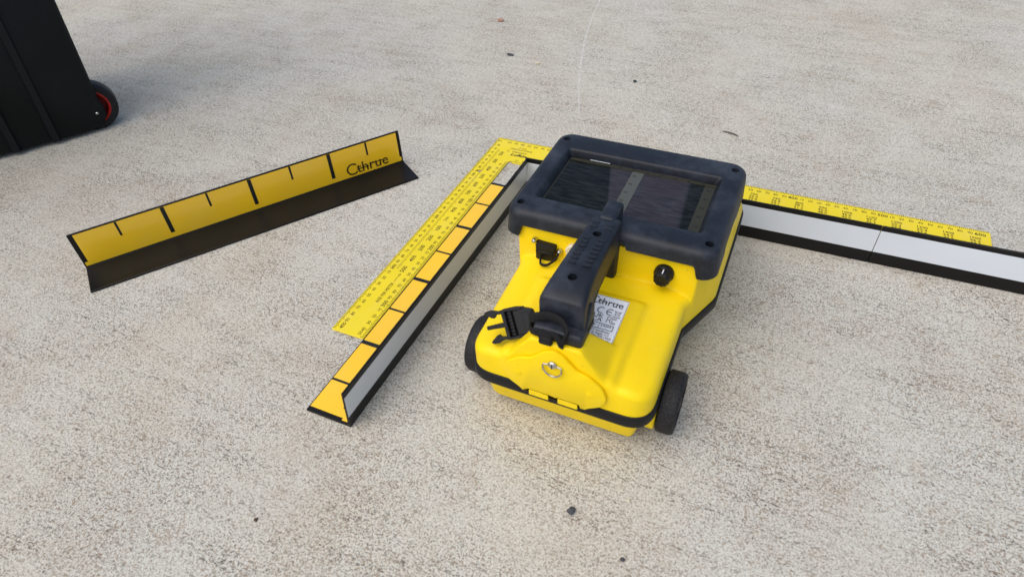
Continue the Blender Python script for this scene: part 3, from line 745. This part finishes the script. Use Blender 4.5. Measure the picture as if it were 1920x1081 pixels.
P.arc(cx, cy, 0.0032, 60, 300, 0.0008); P.arc(cx + 0.0078, cy, 0.0032, 60, 300, 0.0008); P.rect(cx + 0.0048, cy - 0.0004, cx + 0.0090, cy + 0.0004)
bx, by = 0.0405, Ln - 0.0165                                          # crossed-out bin
P.line(bx - 0.0022, by + 0.0018, bx - 0.0014, by - 0.0022, 0.0004); P.line(bx + 0.0022, by + 0.0018, bx + 0.0014, by - 0.0022, 0.0004); P.line(bx - 0.0026, by + 0.0019, bx + 0.0026, by + 0.0019, 0.0005)
P.line(bx - 0.0014, by - 0.0022, bx + 0.0014, by - 0.0022, 0.0004); P.line(bx - 0.0030, by + 0.003, bx + 0.0030, by - 0.003, 0.0003); P.line(bx + 0.0030, by + 0.003, bx - 0.0030, by - 0.003, 0.0003); P.rect(bx - 0.003, by - 0.0046, bx + 0.003, by - 0.0038)
P.text('UK', 0.0262, Ln - 0.0230, 0.0056, 0, 0.006, sx=1.15); P.text('CA', 0.0262, Ln - 0.0272, 0.0056, 0, 0.006, sx=1.15)
fx, fy = 0.0372, Ln - 0.0252
P.rect(fx - 0.0032, fy - 0.0034, fx - 0.0026, fy + 0.0034); P.rect(fx - 0.0032, fy + 0.0028, fx + 0.0008, fy + 0.0034); P.rect(fx - 0.0032, fy - 0.0002, fx - 0.0004, fy + 0.0003)
P.arc(fx + 0.0026, fy - 0.0004, 0.0032, 50, 310, 0.0006); P.arc(fx + 0.0030, fy - 0.0004, 0.0019, 50, 310, 0.0005)
for k, t in enumerate(('Pulse', 'nnt (1)', 'ent (2)', 'ated', 'bel')): P.text(t, 0.0130, Ln - 0.0200 - k * 0.0024, 0.0022)
q = (0.0225, Ln - 0.0368, 0.0420, Ln - 0.0306)
P.rect(q[0], q[1], q[2], q[1] + 0.0006); P.rect(q[0], q[3] - 0.0006, q[2], q[3]); P.rect(q[0], q[1], q[0] + 0.0006, q[3]); P.rect(q[2] - 0.0006, q[1], q[2], q[3]); P.rect(0.0298, q[1], 0.0301, q[3])
P.arc(0.0252, Ln - 0.0336, 0.0006, 0, 360, 0.0013, 12); P.line(0.0262, Ln - 0.0336, 0.0290, Ln - 0.0336, 0.0002)
P.text('LASER', 0.0360, Ln - 0.0327, 0.0028, 0, 0.01, sx=1.2); P.text('1', 0.0360, Ln - 0.0355, 0.0022)
for k, t in enumerate(('IDS GeoRadar', 'Via A. Righi, 1-2', '56121 Pisa (PI) - Italy', 'www.georadar.com')): P.text(t, 0.0315 if k else 0.0325, Ln - 0.0388 - k * 0.0029, 0.0029, 0, 0.008)
P.build('label_print', 'ink', lab)

# ---- wrist strap with side-release buckle
ax_ = Vector((-0.040, -0.0095, -0.018)).normalized()
wx_ = Vector((0.0143, -0.0093, -0.016)); wx_ = (wx_ - ax_ * wx_.dot(ax_)).normalized()
nx_ = wx_.cross(ax_).normalized()
if nx_.z < 0: nx_ = -nx_
Bo = Vector((-0.0478, Y(-0.4195), 0.1000))
strap = empty('wrist_strap', (dev.location.x, dev.location.y, 0)); strap.location = (0, 0, 0); strap.parent = dev
def bk(name, pts, t0, t1, m='black', par=None, bev=0.0005):
    bm = prism_bm(pts, t0, t1, 'z', bev, 1)
    for v in bm.verts: v.co = Bo + (ax_ * v.co.x + wx_ * v.co.y + nx_ * v.co.z) * 0.93
    return from_bm(name, bm, m, par)
bd = bk('buckle_body', fillet([(-0.0095, -0.0110), (-0.0095, 0.0110), (-0.0200, 0.0118), (-0.0285, 0.0085), (-0.0285, -0.0085), (-0.0200, -0.0118)], [0.001, 0.001, 0.004, 0.004, 0.004, 0.004], 4), -0.0022, 0.0030, par=dev, bev=0.0012)
bk('thumb_pad', fillet([(-0.0180, -0.0080), (-0.0180, 0.0080), (-0.0262, 0.0070), (-0.0262, -0.0070)], 0.002, 4), 0.0028, 0.0038, par=bd)
bk('cross_bar', [(0.0012, -0.0132), (0.0012, 0.0132), (-0.0022, 0.0132), (-0.0022, -0.0132)], -0.0022, 0.0028, par=bd)
for sg in (-1, 1): bk('side_rail', [(-0.0005, sg * 0.0136), (-0.0005, sg * 0.0112), (-0.0165, sg * 0.0105), (-0.0205, sg * 0.0122), (-0.0120, sg * 0.0136)], -0.0024, 0.0026, par=bd)
bk('ladder_floor', [(-0.0005, -0.0115), (-0.0005, 0.0115), (-0.0100, 0.0115), (-0.0100, -0.0115)], -0.0026, -0.0018, par=bd)
bk('ladder_bar', [(-0.0045, -0.0112), (-0.0045, 0.0112), (-0.0072, 0.0112), (-0.0072, -0.0112)], -0.0022, 0.0006, par=bd)
for k in range(7): bk('ladder_tooth', [(-0.0040, -0.0100 + k * 0.0031), (-0.0040, -0.0083 + k * 0.0031), (-0.0078, -0.0083 + k * 0.0031), (-0.0078, -0.0100 + k * 0.0031)], 0.0004, 0.0018, par=bd, bev=0.0003)
bk('centre_prong', fillet([(0.0008, -0.0022), (0.0008, 0.0022), (0.0185, 0.0017), (0.0185, -0.0017)], 0.0004, 2), -0.0014, 0.0016, par=bd)
for sg in (-1, 1):
    bk('side_prong', fillet([(0.0008, sg * 0.0128), (0.0008, sg * 0.0098), (0.0045, sg * 0.0100), (0.0072, sg * 0.0092), (0.0086, sg * 0.0072), (0.0108, sg * 0.0078), (0.0165, sg * 0.0118), (0.0178, sg * 0.0132), (0.0150, sg * 0.0146), (0.0100, sg * 0.0146), (0.0050, sg * 0.0128)], 0.0008, 2), -0.0020, 0.0022, par=bd)
def band_(name, pts, fl):
    tv, tf = tube([(q[0], Y(q[1]), q[2]) for q in fillet(pts, 0.012, 7, closed=False)], 0.002, 14, flat=fl); return from_py(name, tv, tf, 'strap', dev)
bpy.data.objects.remove(strap)
band_('strap_webbing', [(-0.0300, -0.4135, 0.1085), (-0.0215, -0.4250, 0.1235), (-0.0090, -0.4262, 0.1310), (0.0015, -0.4275, 0.1312), (0.0078, -0.4310, 0.1262), (0.0070, -0.4342, 0.1150)], (0.0013, 0.0042))
band_('strap_webbing', [(-0.0275, -0.4180, 0.1060), (-0.0205, -0.4320, 0.1150), (-0.0100, -0.4340, 0.1200), (-0.0010, -0.4346, 0.1215), (0.0045, -0.4346, 0.1160), (0.0040, -0.4344, 0.1100)], (0.0012, 0.0030))
kp = from_bm('strap_keeper', box_bm((-0.0130, Y(-0.4372), 0.1095), (-0.0022, Y(-0.4320), 0.1215), 0.0016, 2), 'strap', dev)
for k in range(2): from_bm('keeper_rib', box_bm((-0.0127, Y(-0.4375), 0.1130 + k * 0.0035), (-0.0023, Y(-0.4330), 0.1137 + k * 0.0035), 0.0003, 1), 'black', kp)

# ------------------------------------------------------------------ wheeled equipment case
ca = empty('equipment_case', (-0.5754, -0.1880, 0), math.atan2(0.83, 0.558)); tag(ca, 'black plastic wheeled equipment case with red-rimmed wheel cut off at upper left', 'case')
LE = 0.05
pr_ = fillet([(-0.48, 0.008), (-0.030, 0.0035), (-0.002, 0.0080), (0.0105, 0.0200), (0.0118, 0.0360), (0.0095 + LE * 0.0, 0.0480), (0.0095 + LE * 0.5, 0.55), (-0.48 + LE * 0.5, 0.55)], [0.01, 0.004, 0.006, 0.008, 0.01, 0.006, 0.02, 0.02], 5)
n = len(pr_); ins = []
for i in range(n):
    a, p, b_ = Vector(pr_[i - 1]), Vector(pr_[i]), Vector(pr_[(i + 1) % n])
    t = ((p - a).normalized() + (b_ - p).normalized()).normalized(); ins.append(p + Vector((-t.y, t.x)) * 0.0062)
V = [(p[0], 0.0, p[1]) for p in ins] + [(p[0] * 0.4 + q[0] * 0.6, 0.0022, p[1] * 0.4 + q[1] * 0.6) for p, q in zip(ins, pr_)] + [(p[0], 0.008, p[1]) for p in pr_] + [(p[0] - 0.07, 0.24, p[1]) for p in pr_]
F = [tuple(range(n)), tuple(range(3 * n, 4 * n))] + [(k * n + i, k * n + (i + 1) % n, (k + 1) * n + (i + 1) % n, (k + 1) * n + i) for k in range(3) for i in range(n)]
body = from_py('case_body', V, F, 'case', ca)
for sx in (-0.066, -0.1185, -0.19, -0.27, -0.36):
    V = []
    for z in (0.004, 0.52):
        x = sx + LE * z * 1.1
        V += [(x - 0.006, 0.004, z), (x - 0.0042, -0.0035, z + 0.002), (x + 0.0042, -0.0035, z + 0.002), (x + 0.006, 0.004, z)]
    from_py('rib', V, [(0, 1, 5, 4), (1, 2, 6, 5), (2, 3, 7, 6), (0, 1, 2, 3), (4, 5, 6, 7), (0, 3, 7, 4)], 'case', body)
wv, wf = lathe([(0.0265, 0.0), (0.0330, -0.0012), (0.0358, 0.0008), (0.0372, 0.004), (0.0372, 0.022), (0.0350, 0.026), (0.0265, 0.026), (0.0265, 0.0)], 48, 'y', False)
wh = from_py('wheel', [(a * 0.95 - 0.0040, b + 0.0105, c * 0.95 + 0.0354) for a, b, c in wv], wf, 'strip', ca)
wv, wf = lathe([(0.0266, 0.0245), (0.0267, 0.0008), (0.0252, 0.0002), (0.0232, 0.0016), (0.0226, 0.0200), (0.0080, 0.0215), (0.0070, 0.0060), (0.0003, 0.0056)], 48, 'y')
from_py('rim', [(a * 0.95 - 0.0040, b + 0.0105, c * 0.95 + 0.0354) for a, b, c in wv], wf, 'red', wh)
bv, bf = lathe([(0.0018, 0.002), (0.0019, -0.0008), (0.0013, -0.0014), (0.0003, -0.0015)], 18, 'y')
from_py('axle_bolt', [(a - 0.0004, b, c + 0.0300) for a, b, c in bv], bf, 'steel', ca)
from_bm('foot', box_bm((-0.115, 0.02, 0.0), (-0.075, 0.06, 0.006), 0.0015, 1), 'case', ca)

# ------------------------------------------------------------------ loose bits on the slab
def pebble(name, label, x, y, r, m, seed, sq=(1, 1, 0.7), cat='pebble'):
    bm = bmesh.new(); bmesh.ops.create_icosphere(bm, subdivisions=3, radius=1)
    for v in bm.verts:
        p = v.co.copy(); k = 1 + 0.42 * noise.noise(p * 1.3 + Vector((seed * 7.1, seed, 0))) + 0.18 * noise.noise(p * 3.1 + Vector((seed, 0, 3)))
        v.co = Vector((p.x * sq[0], p.y * sq[1], p.z * sq[2])) * k * r
    zmin = min(v.co.z for v in bm.verts)
    for v in bm.verts: v.co.z -= zmin + r * 0.15
    o = from_bm(name, bm, m, None, loc=(x, y, 0)); tag(o, label, cat, 'loose bits on the concrete'); return o
pebble('pebble', 'largest dark grey pebble on concrete in the foreground below the scanner', 0.2937, -0.4991, 0.0030, 'pebble_dark', 1)
pebble('pebble', 'small dark grey pebble near the bottom edge, right of the larger one', 0.3414, -0.5201, 0.0017, 'pebble_dark', 2, (1.1, 0.9, 0.7))
pebble('pebble', 'dark flat pebble on concrete far behind the scanner', -0.1022, 0.2660, 0.0042, 'pebble_dark', 3, (1.4, 0.9, 0.4))
pebble('pebble', 'cream pebble on concrete behind the scanner', -0.0437, 0.2491, 0.0032, 'pebble_cream', 4, (1.5, 0.9, 0.6))
pebble('pebble', 'greenish black pebble behind the scanner, right of the pale scratch', 0.1301, 0.2367, 0.0026, 'pebble_green', 5)
pebble('pebble', 'reddish pebble near the top edge of the picture', -0.1860, 0.4045, 0.0050, 'pebble_red', 6, (1.3, 0.9, 0.5))
pebble('pebble', 'tiny brown pebble at lower left on the bare concrete', 0.0676, -0.6019, 0.0014, 'pebble_brown', 8, (1, 1.2, 0.6))
pebble('pebble', 'tiny white stone chip at bottom, right of the largest dark pebble', 0.3322, -0.4727, 0.0012, 'pebble_cream', 9)
tv, tf = tube([(0.290, 0.1265, 0.0012), (0.299, 0.1240, 0.0020), (0.306, 0.1222, 0.0018), (0.313, 0.1195, 0.0012)], [0.0006, 0.0010, 0.0011, 0.0005], 6)
tag(from_py('twig', tv, tf, 'twig', None), 'short dry twig on concrete behind the scanner', 'twig')
